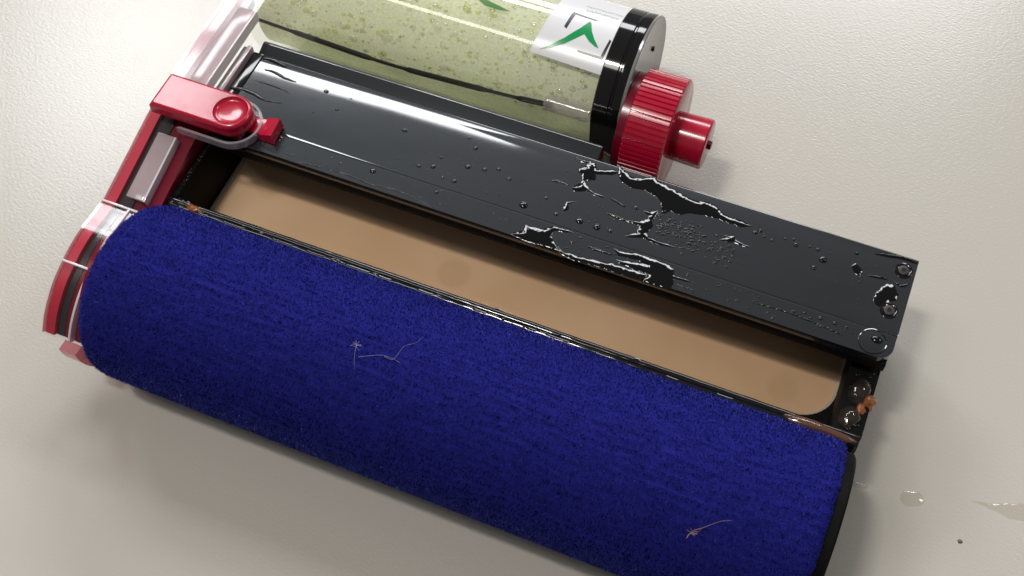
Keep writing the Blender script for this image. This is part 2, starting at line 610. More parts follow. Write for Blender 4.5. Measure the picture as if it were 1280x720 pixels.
# --- lid
LZ, FZ = 41.7, 42.0
prof = [(59.1, 37.0), (59.1, 41.5), (59.35, 41.7), (60.2, 41.7), (78.5, 41.7), (82.0, 41.64), (85.7, 41.5), (86.8, 40.4), (86.8, 36.2), (86.0, 36.0)]
lid = MB().prism_x(prof, 6.4, 219.7, 0.12).build('lid', M['lid'], dev, 12)
# corner block left of the seam
MB().box(2.2, 6.0, 59.4, 86.6, 34, 41.3, .5).build('corner_block', M['black_gloss'], lid)
# front flap with rounded right end
r = 4.2
out_ = [(6.6, 50.9), (219.6 - r, 50.9)] + [(219.6 - r + r * math.cos(a), 50.9 + r + r * math.sin(a)) for a in np.linspace(-math.pi / 2, 0, 14)] + [(219.6, 59.0), (6.6, 59.0)]
flap = MB().prism_z(out_, 39.2, FZ, 0.3).build('front_flap', M['lid'], lid, 12)
# thin lip under the flap
MB().box(6.8, 219.0, 50.7, 58.8, 35.6, 39.1, .3).build('under_lip', M['black_matte'], lid)
# pivot disc on the flap
mb = MB().lathe_z([(FZ - .1, 4.0), (FZ + .28, 3.9), (FZ + .34, 3.65), (FZ + .1, 3.5), (FZ + .12, 3.3), (FZ + .22, 0.01)], 213.6, 55.2, 48)
mb.build('pivot_disc', M['lid'], flap)


def screw(x, y, z, parent):
    c = MB().lathe_z([(z - .2, 2.55), (z + .22, 2.5), (z + .26, 2.2), (z + .06, 1.9), (z + .05, 0.01)], x, y, 32).build('screw_recess', M['black_gloss'], parent)
    h = MB().lathe_z([(z + .05, 1.62), (z + .34, 1.56), (z + .42, 1.4), (z + .44, 0.72)], x, y, 32)
    h.build('screw_head', M['screw'], c)
    st = []
    for i in range(12):
        a = math.pi * i / 6 + .3
        rr = .86 if i % 2 == 0 else .6
        st.append((x + rr * math.cos(a), y + rr * math.sin(a)))
    MB().prism_z(st, z + .4, z + .45).build('torx_socket', M['hole'], c)


screw(216.3, 80.9, LZ, lid)
screw(215.5, 66.6, LZ, lid)

# --- left end plate: red core, strips painted with the gap's shade, clear rails, clear cover
TOP = smooth_path([(106, 44.6), (80, 44.5), (66, 44.4), (54, 43.3), (38, 39.7), (24, 36.5)], 4) + smooth_path([(20.5, 35.8), (14, 36.2), (8.6, 36.7), (2.5, 36.2), (-3.7, 34.6), (-8.5, 32.9), (-12.9, 30.4), (-17.5, 26.9), (-21.4, 22.5)], 4)


def band(x0, x1, dz, depth, ylo=-99, yhi=999, bev=0.0):
    """strip of the plate between x0 and x1, its top dz above the plate outline, depth thick"""
    T = [p for p in TOP if ylo <= p[0] <= yhi]
    N = []
    for i, p in enumerate(T):
        a, b = T[max(i - 1, 0)], T[min(i + 1, len(T) - 1)]
        d = np.array([b[0] - a[0], b[1] - a[1]])
        d /= np.linalg.norm(d)
        N.append((d[1], -d[0]) if -d[0] > 0 else (-d[1], d[0]))
    up = [(p[0] + nn[0] * dz, p[1] + nn[1] * dz) for p, nn in zip(T, N)]
    lo = [(p[0] + nn[0] * (dz - depth), p[1] + nn[1] * (dz - depth)) for p, nn in zip(T, N)]
    return MB().prism_x(up + lo[::-1], x0, x1, bev)


plate = band(-15.2, -12.2, -0.9, 7.0, -99, 66).build('end_plate', M['red_satin'], dev, 40)
band(-15.2, -12.2, -0.9, 4.0, 66).build('pink_sheen_end', M['clear_pink'], plate, 40)  # pink body colour stands in for the reflection on this upper end
band(-15.2, -12.2, -6.0, 5.0, 66).build('lower_strip', M['red_satin'], plate, 40)
band(-12.0, -7.2, -2.2, 14.0, 19.5, 62).build('gap_shade', M['gap_shade'], plate, 40)  # solid strip in the plate's gap, its shade put into the colour
band(-11.0, -8.2, -2.2, 3.0, 62).build('gap_shade', M['gap_shade'], plate, 40)
band(-7.0, -3.6, -2.6, 14.0, 19.5, 62).build('inner_wall', M['red_shaded'], plate, 40)  # shade of the recessed red wall is in its dark colour
band(-12.0, -9.6, -2.2, 8.0, -99, 20.6).build('gap_shade', M['gap_shade'], plate, 40)
band(-9.4, -6.6, -2.2, 8.0, -99, 20.6).build('inner_wall', M['red_shaded'], plate, 40)
band(-5.6, -1.4, -2.0, 8.0, -99, 20.6).build('inner_wall', M['red_shaded'], plate, 40)
band(-3.4, 1.4, -2.4, 14.0, 15, 62).build('inner_wall', M['red_shaded'], plate, 40)
band(-16.2, -3.0, 0.0, 0.55).build('clear_cover', M['clear'], plate, 40)
band(-16.25, -15.5, -0.6, 8.0).build('clear_side_wall', M['clear_pink'], plate, 40)
for lo, hi in ((21.5, 49.5), (64.0, 104)):
    rail = band(-9.2, -3.4, 0.7, 1.6, lo, hi, .25).build('clear_rail', M['clear_rail'], plate, 40)
    band(-3.35, -2.6, 0.75, 4.0, lo, hi, .15).build('rail_edge_highlight', M['highlight_seam'], rail, 40)  # highlight along the rail edge is in its whitish colour
band(-6.5, -5.7, 0.5, 4.0, -99, 20.6, .2).build('cover_edge_highlight', M['highlight_seam'], plate, 40)  # outline highlight of the cover, painted as a whitish strip
for yy in (20.6, -1.5):
    i = min(range(len(TOP)), key=lambda k: abs(TOP[k][0] - yy))
    y, z = TOP[i]
    MB().box(-16.0, -3.3, y - .35, y + .35, z - .3, z + .25, .1).build('seam', M['highlight_seam'], plate)
# second clear rail beside the lid
MB().box(0.4, 2.0, 64, 87, 36, 43.2, .3).build('inner_rail', M['clear_rail'], plate)
MB().box(-2.4, 0.2, 66, 88, 36, 40.5, .3).build('inner_channel', M['smoke'], plate)


# --- latch
def stadium(x0, xc, yc, r, n=28):
    p = [(x0, yc - r)] + [(xc + r * math.sin(a), yc - r * math.cos(a)) for a in np.linspace(0, math.pi, n)] + [(x0, yc + r)]
    return p


def latch_body(x0, xc, yc, r, z0, z1, bowl):
    rings, hts = [], []
    for ins, z in ((0.0, z0), (0.0, z1 - 1.3), (0.12, z1 - .7), (0.5, z1 - .2), (1.1, z1)):
        rings.append(stadium(x0 + ins, xc, yc, r - ins))
        hts.append(z)
    v, f = [], []
    n = len(rings[0])
    for R_, z in zip(rings, hts):
        v += [(x, y, z) for x, y in R_]
    for j in range(len(rings) - 1):
        for i in range(n):
            f.append((j * n + i, j * n + (i + 1) % n, (j + 1) * n + (i + 1) % n, (j + 1) * n + i))
    # flat top joined to the round finger dish
    bm = bmesh.new()
    top = [bm.verts.new((x, y, z1)) for x, y in rings[-1]]
    m_ = 40
    hole = [bm.verts.new((xc + bowl * math.cos(2 * math.pi * i / m_), yc + bowl * math.sin(2 * math.pi * i / m_), z1)) for i in range(m_)]
    ed = [bm.edges.new((top[i], top[(i + 1) % n])) for i in range(n)] + [bm.edges.new((hole[i], hole[(i + 1) % m_])) for i in range(m_)]
    bmesh.ops.triangle_fill(bm, use_beauty=True, edges=ed)
    bm.verts.index_update()
    mb = MB().add(v, f)
    mb.add([q.co[:] for q in bm.verts], [[q.index for q in g.verts] for g in bm.faces])
    bm.free()
    mb.lathe_z([(z1, bowl), (z1 - .25, bowl - .25), (z1 - .75, bowl - .55), (z1 - 1.0, bowl - 1.2), (z1 - 1.25, bowl * .5), (z1 - 1.3, 0.01)], xc, yc, m_)
    return mb


latch = latch_body(-12.6, 12.6, 56.6, 6.7, 46.0, 50.3, 5.5).build('latch', M['red'], dev, 40)
mb = MB().prism_z(stadium(-3.0, 12.8, 56.4, 8.6), 42.6, 43.5, .15)
mb.build('latch_base', M['clear'], latch)
# rim of the clear base
o1, o2 = stadium(-3.0, 12.8, 56.4, 8.7), stadium(-2.2, 12.8, 56.4, 7.9)
vv, ff = [], []
n = len(o1)
for P, z in ((o1, 42.4), (o1, 45.2), (o2, 45.2), (o2, 43.6)):
    vv += [(x, y, z) for x, y in P]
for j in range(3):
    for i in range(n - 1):
        ff.append((j * n + i, j * n + i + 1, (j + 1) * n + i + 1, (j + 1) * n + i))
MB().add(vv, ff).build('latch_base_rim', M['clear_soft'], latch)
MB().box(2, 17.5, 51.5, 61.5, 43.6, 45.8, .4).build('latch_pivot', M['red_shaded'], latch)
mb = MB().box(17.5, 22.2, 55.4, 61.2, 43.0, 44.6, .4)
mb.build('latch_neck', M['red'], latch)
tabv = [(21.8, 54.8, 42.3), (27.0, 54.6, 42.3), (26.4, 62.2, 42.3), (21.4, 62.0, 42.3), (21.9, 55.0, 44.4), (26.6, 55.0, 46.2), (26.0, 61.9, 46.0), (21.5, 61.8, 44.6)]
MB().add(tabv, [(0, 1, 2, 3), (4, 5, 6, 7), (0, 1, 5, 4), (1, 2, 6, 5), (2, 3, 7, 6), (3, 0, 4, 7)]).build('latch_tab', M['red'], latch, 20)

# --- bottle
BY, BZ, BR = 129.6, 26.1, 24.0
bot = MB().lathe_x([(-14, 2), (-14, BR - .6), (-13.4, BR), (-12.8, BR), (40, BR), (111.9, BR)], BY, BZ, 160).build('bottle', M['bottle'], dev, 30)
MB().lathe_x([(-12, 3), (-12, BR - 3.8), (-11.2, BR - 3.2), (-10, BR - 3.2), (111.5, BR - 3.2)], BY, BZ, 128).build('soap_film', M['film'], bot, 30)
def cyl_pt(x, deg, r):
    a = math.radians(deg)
    return (x, BY - r * math.sin(a), BZ + r * math.cos(a))


# dip tube along the near wall
TUBE_PATH = [(-10, 80), (14, 83.2), (38, 85.6), (61, 83.2), (84, 79.4), (98, 76)]
tp = smooth_path([cyl_pt(x, d, BR - 1.9) for x, d in TUBE_PATH], 10)
MB().tube(tp, [0.95 if (k // 6) % 3 else 0.6 for k in range(len(tp))], 10).build('dip_tube', M['tube'], bot)
MB().lathe_x([(95.0, .5), (95.2, 2.0), (96.2, 2.9), (110.8, 2.9)], *cyl_pt(0, TUBE_PATH[-1][1], BR - 3.1)[1:], 32).build('tube_fitting', M['clear_soft'], bot)


def wrap_patch(name, poly, r, mat, parent, step=3.0):
    """flat (x, degrees) outline bent on to the bottle"""
    bm = bmesh.new()
    vs = [bm.verts.new((x, d, 0)) for x, d in poly]
    bm.faces.new(vs)
    ds = [d for _, d in poly]
    k = math.ceil(min(ds) / step) * step
    while k < max(ds):
        bmesh.ops.bisect_plane(bm, geom=bm.verts[:] + bm.edges[:] + bm.faces[:], plane_co=(0, k + .013, 0), plane_no=(0, 1, 0))
        k += step
    bmesh.ops.triangulate(bm, faces=bm.faces[:])
    bm.verts.index_update()
    o = link(name, [cyl_pt(v.co.x, v.co.y, r) for v in bm.verts], [[v.index for v in f.verts] for f in bm.faces], mat, parent, 60)
    bm.free()
    return o


lab = wrap_patch('label', [(87.4, 36.2), (88.5, 20), (89.5, 3), (90.6, -20), (92.0, -44), (93, -70), (111.7, -70), (111.7, 38.2)], BR + .08, M['label'], dev)
wrap_patch('check_emblem', [(90.1, 32.8), (93.3, 27.0), (96.9, 18.6), (100.6, 6.8), (102.3, -0.8), (103.0, 0.2), (104.3, 7.4), (106.0, 13.1), (108.4, 19.2), (107.0, 18.7), (104.7, 16.1), (102.4, 11.5), (100.2, 17.0), (97.6, 22.9), (94.3, 28.4)], BR + .16, M['green'], lab)
wrap_patch('bracket_mark', [(95.3, 10.0), (95.9, -5.2), (96.35, -5.9), (104.6, -4.2), (104.3, -3.2), (97.0, -3.9), (96.3, 11.0)], BR + .16, M['ink'], lab)
wrap_patch('bracket_mark', [(110.7, 9.8), (111.4, 11.0), (110.8, 27.2), (102.45, 26.6), (102.1, 25.0), (109.9, 25.1)], BR + .16, M['ink'], lab)
# two lines of tiny print, upside down from here, too small to read
mb = MB()
for (xa, xb, d0, hgt) in ((98.9, 111.2, -17.8, 1.5), (99.6, 110.0, -13.2, 1.9)):
    x = xa
    while x < xb:
        w_ = random.uniform(.35, .75)
        for (a0, a1, c0, c1) in ((0, .22, 0, 1), (.22, 1, random.choice((0, .4, .75)), None)):
            c1 = c1 if c1 is not None else c0 + .25
            p = [cyl_pt(x + w_ * a0, d0 + hgt * c0, BR + .15), cyl_pt(x + w_ * a1, d0 + hgt * c0, BR + .15), cyl_pt(x + w_ * a1, d0 + hgt * c1, BR + .15), cyl_pt(x + w_ * a0, d0 + hgt * c1, BR + .15)]
            mb.add(p, [(0, 1, 2, 3)])
        x += w_ + random.uniform(.15, .4)
mb.build('small_print', M['ink_pale'], lab)

# soap beads inside the bottle wall
for nm, cnt, mt, seed in (('soap_beads', 420, 'bead', 3), ('clear_beads', 900, 'bead_white', 4)):
    r_ = np.random.default_rng(seed)
    mb = MB()
    ico = bmesh.new()
    bmesh.ops.create_icosphere(ico, subdivisions=2, radius=1)
    ico.verts.index_update()
    iv = np.array([q.co[:] for q in ico.verts])
    jf = [[q.index for q in g.verts] for g in ico.faces]
    ico.free()
    for i in range(cnt):
        x = r_.uniform(-6, 110)
        d = r_.uniform(-50, 88)
        rad_ = float(np.clip(r_.lognormal(-1.0, .5), .13, 1.3))
        if i < 8:
            rad_ = r_.uniform(1.0, 1.6)
        c = np.array(cyl_pt(x, d, BR - 3.0))
        a = math.radians(d)
        nrm = np.array([0, -math.sin(a), math.cos(a)])
        p = iv * rad_ * np.array([r_.uniform(.9, 1.7), 1, 1])
        h = p @ nrm
        p = p - np.outer(h * .55, nrm)
        mb.add(p + c, jf)
    tag(mb.build(nm, M[mt], bot, 80), kind='stuff')
# green scrap stuck in the bottle
wrap_patch('green_scrap', [(63.5, 5), (67, 4.0), (72, 6.5), (76.8, 9.0), (73, 10.5), (68, 10.2)], BR - 1.0, M['leaf'], bot)


# --- bottle collar, cap and knob
def flat(p, a, r):
    p[1] = max(p[1], BY - 22.6) if r > 20 else p[1]
    return p


col = MB().lathe_x([(111.6, 20), (111.6, 24.0), (112.0, 24.5), (116.6, 24.5), (117.0, 24.1), (117.4, 24.1), (117.8, 24.5), (120.2, 24.5), (120.6, 24.3), (120.6, 23.9)], BY, BZ, 160, flat).build('collar', M['black_gloss'], dev, 30)
MB().lathe_x([(120.4, 24.3), (121.3, 24.55), (121.6, 24.3), (121.5, 23.4), (121.45, .01)], BY, BZ, 128, flat).build('collar_face', M['smoke'], col, 30)
MB().lathe_x([(121.5, .9), (122.0, .8), (122.0, .01)], BY + 9.5, BZ + 9.5, 20).build('vent_hole', M['hole'], col)
KY, KZ, KR = 115.4, 26.0, 18.5


def ridged(p, a, r):
    if r > 18.0:
        k = (a * 64 / (2 * math.pi)) % 1.0
        dr = -0.42 if k > .72 else 0.0
        p[1] += dr * math.cos(a)
        p[2] += dr * math.sin(a)
    return p


MB().lathe_x([(121.6, 16.4), (124.6, 16.4)], KY, KZ, 96).build('cap_neck', M['red_shaded'], dev)  # shade between collar and cap is in the dark red
cap = MB().lathe_x([(124.4, 12), (124.4, 17.6), (124.7, 18.4), (137.6, 18.4), (138.0, 17.9)], KY, KZ, 512, ridged).build('knurled_cap', M['red'], dev, 30)
MB().lathe_x([(138.0, 17.95), (138.2, 17.5), (138.2, 8)], KY, KZ, 128).build('cap_face', M['red_face'], cap)
knob = MB().lathe_x([(137.9, 8.0), (148.4, 8.3), (148.9, 7.9)], KY, KZ, 96).build('cap_knob', M['red'], cap)
MB().lathe_x([(148.9, 7.9), (149.0, 7.6), (149.0, .01)], KY, KZ, 64).build('knob_face', M['red_face'], knob)
MB().lathe_x([(148.9, 1.6), (150.2, 1.5), (150.2, .01)], KY, KZ, 6).build('knob_pin', M['red_shaded'], knob)

# ------------------------------------------------------------------ dirty water in the tray
r = 6.0
ol = [(3.5, 31.4), (210.5 - r, 31.4)] + [(210.5 - r + r * math.cos(a), 31.4 + r + r * math.sin(a)) for a in np.linspace(-math.pi / 2, 0, 12)] + [(210.5, 85.7), (3.5, 85.7)]
wt = MB().prism_z(ol, 5.2, 12.0, .2).build('dirty_water', M['murk'])
tag(wt, 'murky tan brown water filling the long slot of the black tray', 'dirty water')
mb = MB().box(3.45, 4.7, 32, 83.5, 11.6, 12.9, .3)
mb.build('scum_line', M['scum'], wt)
mb = MB().tube([(210.3, 85, 12.2), (210.3, 60, 12.2)] + [(210.6 - 11 + 10.7 * math.cos(a), 40.6 + 11 + 10.7 * math.sin(a), 12.2) for a in np.linspace(0, -math.pi / 2, 14)] + [(190, 40.9, 12.0)], .55, 8)
mb.build('scum_line', M['scum'], wt)

# ------------------------------------------------------------------ water on the lid
PUDDLES = {'back_pool': (41.7, [(128.3, 86.2), (131.0, 84.6), (133.3, 83.6), (135.9, 84.1), (139.5, 86.0), (141.4, 85.0), (145.1, 84.1), (148.7, 83.3), (151.4, 82.4), (154.5, 82.4), (157.6, 83.2), (160.5, 82.4), (162.4, 81.1), (164.9, 80.4), (168.6, 80.5), (171.8, 79.7), (168.9, 78.3), (165.5, 78.4), (161.7, 78.7), (158.0, 78.4), (155.5, 77.9), (152.8, 77.1), (150.9, 75.9), (148.2, 76.2), (146.5, 74.4), (147.8, 76.1), (146.1, 74.5), (144.3, 78.5), (142.9, 79.4), (140.8, 80.0), (138.6, 80.6), (134.3, 79.8), (131.1, 81.0), (129.4, 83.2)]), 'branched': (41.7, [(115.2, 84.3), (117.0, 84.0), (119.2, 84.6), (121.2, 84.4), (122.6, 82.5), (125.0, 82.9), (127.3, 84.1), (129.1, 83.9), (127.6, 82.3), (124.4, 81.3), (123.1, 80.5), (123.5, 78.5), (122.1, 77.9), (121.0, 77.8), (120.0, 77.1), (118.9, 79.1), (117.9, 79.7), (117.6, 81.0), (119.2, 82.4), (119.3, 83.4), (117.0, 83.5)]), 'beak': (41.7, [(118.0, 73.7), (119.7, 75.6), (120.1, 77.4), (121.4, 76.2), (122.9, 74.9), (125.5, 74.0), (128.4, 74.0), (128.0, 73.5), (125.0, 73.3), (122.6, 74.1), (120.9, 72.9), (118.8, 72.6)]), 'crown': (41.7, [(131.0, 68.6), (132.8, 68.9), (136.8, 68.3), (140.3, 69.2), (143.1, 71.0), (143.0, 72.4), (140.6, 73.3), (142.9, 73.8), (144.8, 75.0), (144.7, 73.0), (144.3, 71.0), (145.1, 69.0), (144.0, 66.3), (145.5, 65.1), (148.6, 64.9), (151.6, 64.8), (154.7, 64.6), (154.2, 65.0), (157.7, 65.5), (154.3, 64.6), (150.1, 63.8), (145.9, 64.1), (143.6, 64.3), (142.2, 63.8), (138.8, 62.9), (139.8, 64.2), (141.7, 65.4), (141.2, 68.0), (139.2, 68.1), (137.0, 67.9), (133.9, 68.1)]), 'flap_left': (41.2, [(107.4, 51.2), (108.5, 52.5), (110.4, 53.8), (110.2, 56.0), (112.5, 55.5), (115.5, 56.4), (118.1, 58.3), (122.1, 58.7), (125.1, 58.5), (122.5, 57.7), (118.6, 57.0), (118.6, 55.1), (120.0, 53.4), (122.7, 51.1), (121.8, 51.1), (116.7, 51.0), (112.1, 50.6)]), 'flap_right': (41.2, [(136.6, 57.7), (139.4, 57.4), (144.6, 58.4), (149.2, 58.3), (152.9, 58.1), (155.5, 57.2), (156.1, 55.3), (159.2, 55.4), (161.8, 55.1), (159.0, 54.6), (156.4, 54.3), (156.9, 51.6), (155.9, 50.7), (151.9, 50.4), (148.7, 50.5), (149.3, 52.9), (145.6, 53.0), (140.9, 53.3), (138.8, 54.1), (144.7, 55.4), (148.0, 55.9), (144.4, 56.4), (139.1, 55.7)]), 'flap_edge': (41.2, [(121.9, 52.2), (124.1, 51.1), (127.8, 51.2), (130.5, 51.5), (134.1, 51.8), (138.4, 52.6), (142.1, 52.5), (148.9, 52.7), (148.6, 51.0), (142.9, 50.3), (133.8, 50.0), (127.1, 49.5), (123.0, 50.4)]), 'screw_pool': (41.7, [(210.8, 70.8), (211.8, 73.3), (213.0, 75.1), (215.1, 75.1), (216.7, 72.7), (216.7, 70.8), (215.2, 69.5), (214.5, 67.3), (212.1, 66.8), (210.8, 67.8)]), 'arrow': (41.7, [(164.4, 71.7), (166.4, 73.2), (165.4, 73.9), (168.2, 74.6), (168.9, 73.5), (173.1, 72.7), (172.6, 72.0), (168.8, 72.4), (167.5, 72.0)]), 'hook': (41.7, [(118.1, 64.9), (118.3, 66.4), (118.4, 68.1), (121.1, 69.2), (119.4, 67.6), (119.9, 65.7), (119.1, 64.4)]), 'tooth': (41.7, [(202.1, 77.2), (203.0, 78.6), (205.6, 76.5), (205.3, 74.5), (203.5, 75.1)])}
STREAKS = {'a': (41.7, [(9.6, 80.7), (13.0, 80.8), (17.2, 79.9), (21.2, 79.7)]), 'b': (41.7, [(8.8, 75.5), (14.7, 75.7), (21.8, 75.0)]), 'c': (41.7, [(3.0, 70.3), (6.8, 70.9), (11.2, 70.6), (15.4, 69.7), (20.9, 70.5)]), 'd': (41.7, [(7.2, 84.9), (10.0, 85.2), (15.1, 84.3)]), 'e': (41.7, [(130.4, 74.0), (132.3, 73.6), (135.1, 72.7)]), 'g': (41.7, [(131.0, 68.6), (133.7, 68.5), (136.9, 68.1)]), 'h': (41.7, [(111.6, 73.6), (113.7, 74.2), (116.6, 73.9)]), 'i': (41.7, [(207.8, 83.8), (210.8, 84.3), (214.8, 85.1), (219.0, 84.9)]), 'j': (41.7, [(207.3, 75.6), (209.9, 76.1), (212.6, 76.3)]), 'k': (41.7, [(214.8, 76.2), (217.0, 75.8), (218.5, 76.9)])}
FLAP_STREAKS = {'l': (41.2, [(46.2, 52.4), (52.7, 52.9), (61.3, 52.3), (64.8, 52.8), (72.1, 53.0), (80.8, 51.7)]), 'm': (41.2, [(178.6, 54.9), (185.1, 55.4), (192.6, 55.4), (197.7, 54.9), (205.3, 54.0)]), 'n': (41.2, [(37.3, 51.8), (40.2, 52.1), (43.9, 52.3)]), 'o': (41.2, [(157.8, 53.0), (159.7, 52.7), (162.6, 52.5), (163.1, 51.4)]), 'p': (41.2, [(129.9, 55.5), (133.7, 55.4), (137.4, 55.4)])}
DROPS = [(32.2, 79.8, 0.64), (29.5, 75.4, 0.43), (32.1, 71.0, 0.43), (38.6, 74.6, 0.57), (40.9, 80.0, 0.28), (47.6, 74.3, 0.28), (62.0, 74.8, 0.71), (81.8, 79.3, 0.5), (85.3, 76.5, 0.64), (76.9, 69.3, 0.43), (71.8, 64.0, 0.57), (76.0, 65.4, 0.71), (85.9, 69.1, 0.71), (91.0, 70.0, 0.57), (95.0, 71.7, 0.64), (80.4, 62.7, 0.5), (84.2, 62.8, 0.64), (55.7, 79.9, 0.21), (53.8, 73.9, 0.36), (57.3, 74.6, 0.21), (65.6, 73.6, 0.21), (71.6, 69.5, 0.28), (73.5, 69.4, 0.21), (76.7, 79.6, 0.21), (27.3, 57.8, 0.93), (99.3, 69.5, 0.58), (106.9, 62.3, 1.03), (124.4, 63.0, 0.83), (129.9, 62.9, 0.9), (134.0, 63.0, 0.58), (117.1, 62.8, 0.51), (138.3, 73.5, 0.58), (112.2, 67.1, 0.45), (95.2, 62.4, 0.32), (98.7, 63.0, 0.26), (173.4, 78.0, 0.56), (185.6, 78.2, 0.65), (194.1, 76.1, 0.93), (192.4, 72.5, 0.65), (191.9, 78.9, 0.56), (202.6, 81.8, 0.46), (182.1, 79.1, 0.37), (184.5, 79.7, 0.37), (178.7, 77.2, 0.46), (176.4, 77.6, 0.37), (189.4, 79.0, 0.37), (174.7, 79.1, 0.46)]
FLAP_DROPS = [(59.7, 57.0), (80.9, 56.9), (202.5, 56.9), (198.4, 57.0), (214.5, 56.0)]
LINT = [[[(86.3, -4.3, 55.5), (87.2, -7.4, 54.8), (88.5, -10.2, 53.8)], [(84.9, -4.9, 55.4), (86.3, -3.9, 55.5), (88.2, -3.9, 55.5)], [(85.6, -2.9, 55.6), (86.7, -4.7, 55.4), (87.9, -5.2, 55.3)]], [[(88.2, -6.9, 54.9), (92.5, -4.9, 55.4), (95.0, -4.2, 55.5), (97.3, -4.3, 55.5), (99.4, -4.7, 55.4)], [(94.6, -4.4, 55.4), (97.3, -4.3, 55.5), (98.4, 0.0, 55.8), (100.5, 1.9, 55.7), (102.0, 4.8, 55.4)]], [[(183.8, -19.3, 47.9), (184.7, -17.5, 49.5), (186.7, -16.2, 50.5), (190.2, -13.7, 52.2), (192.8, -12.5, 52.8)], [(183.8, -19.3, 47.9), (184.2, -18.2, 48.9), (185.4, -18.0, 49.1), (186.7, -16.2, 50.5)]]]

def seg_sdf(px, py, path, rad):
    d = np.full(px.shape, -1e9)
    for i in range(len(path) - 1):
        a, b = np.array(path[i]), np.array(path[i + 1])
        ab = b - a
        t_ = np.clip(((px - a[0]) * ab[0] + (py - a[1]) * ab[1]) / (ab @ ab), 0, 1)
        r0 = rad[i] + (rad[i + 1] - rad[i]) * t_
        d = np.maximum(d, r0 - np.hypot(px - a[0] - t_ * ab[0], py - a[1] - t_ * ab[1]))
    return d


def poly_sdf(px, py, poly):
    P = np.array(poly)
    n = len(P)
    d = np.full(px.shape, 1e9)
    ins = np.zeros(px.shape, bool)
    for i in range(n):
        a, b = P[i], P[(i + 1) % n]
        ab = b - a
        t_ = np.clip(((px - a[0]) * ab[0] + (py - a[1]) * ab[1]) / max(ab @ ab, 1e-9), 0, 1)
        d = np.minimum(d, np.hypot(px - a[0] - t_ * ab[0], py - a[1] - t_ * ab[1]))
        cr = (a[1] > py) != (b[1] > py)
        with np.errstate(divide='ignore', invalid='ignore'):
            xi = (b[0] - a[0]) * (py - a[1]) / (b[1] - a[1]) + a[0]
        ins ^= cr & (px < xi)
    return np.where(ins, d, -d)


def blob(name, sdf, bbox, z, H, w, mat, step=0.2, jag=0.25, parent=None, seed=0.0, jf=0.9):
    """water bead or pool: domed edge (meniscus) over the outline sdf > 0"""
    x0, x1, y0, y1 = bbox
    gx, gy = np.arange(x0 - 1, x1 + 1, step), np.arange(y0 - 1, y1 + 1, step)
    X, Y = np.meshgrid(gx, gy, indexing='ij')
    D = sdf(X, Y)
    if jag:
        N = np.array([noise.noise(Vector((x * jf, y * jf, seed))) + .35 * noise.noise(Vector((x * jf * 2.6, y * jf * 2.6, seed + 5))) for x, y in zip(X.ravel(), Y.ravel())]).reshape(X.shape)
        D = D + jag * N
    if w > .4:                                         # wide pool: long shallow meniscus
        q = np.clip(D, 0, 1.5)
        up = .30 * q - .08 * q * q
    else:
        up = H * (1 - np.exp(-np.maximum(D, 0) / w))
    Z = z + np.where(D > 0, up, np.maximum(D * .8, -.3))
    keep = D > -step * 1.6
    idx = -np.ones(X.shape, int)
    idx[keep] = np.arange(keep.sum())
    vv = list(zip(X[keep], Y[keep], Z[keep]))
    ff = []
    for i in range(X.shape[0] - 1):
        for j in range(X.shape[1] - 1):
            q = (idx[i, j], idx[i + 1, j], idx[i + 1, j + 1], idx[i, j + 1])
            if min(q) >= 0:
                ff.append(q)
    return link(name, vv, ff, mat, parent, 80)


def bb(pts):
    p = np.array(pts)
    return (p[:, 0].min(), p[:, 0].max(), p[:, 1].min(), p[:, 1].max())


PLAB = {
    'back_pool': 'largest black water pool along the back edge of the lid before the red cap',
    'branched': 'branched splash of water on the lid in front of the bottle collar',
    'beak': 'beak-shaped water splash below the branched splash on the lid',
    'crown': 'ragged upright water patch mid lid with a long tail to the right',
    'flap_left': 'left black water patch on the front strip of the lid',
    'flap_right': 'right black water patch on the front strip of the lid',
    'flap_edge': 'long bright edged water film between the two patches on the front strip',
    'screw_pool': 'black water pool touching the lower lid screw',
    'arrow': 'arrow-shaped splash of water on the lid right of the large back pool',
    'hook': 'small hook-shaped splash of water left of the ragged middle patch',
    'tooth': 'dark angular water drop on the lid left of the upper lid screw',
}
for i, (k, (z, P)) in enumerate(PUDDLES.items()):
    z = FZ if z < 41.5 else LZ
    o = blob('water_pool', lambda X, Y, P=P: poly_sdf(X, Y, P) + .12, bb(P), z, .50, .45, M['wet'], .17, .28, None, i * 3.1, .65)
    tag(o, PLAB[k], 'water pool', 'pools of water on the black lid')
SLAB = {
    'a': 'wavy water streak near the left end of the lid, upper one above the latch',
    'b': 'faint thin water streak on the lid between two wavier streaks',
    'c': 'long wavy water streak starting beside the red latch',
    'd': 'wet streak at the far left back corner of the lid under the bottle',
    'e': 'short slanting water streak right of the beak-shaped splash',
    'g': 'thin water streak leading into the ragged middle patch',
    'h': 'short forked water streak left of the beak-shaped splash',
    'i': 'water streak along the back edge above the upper lid screw',
    'j': 'short water streak between the angular drop and the lid screws',
    'k': 'short water streak between the two lid screws',
    'l': 'long thin water line on the left half of the front strip',
    'm': 'long thin water line on the right part of the front strip',
    'n': 'short thin water line at the left of the front strip',
    'o': 'hooked bright water line right of the right black patch on the front strip',
    'p': 'dark narrow water line between the two patches on the front strip',
}
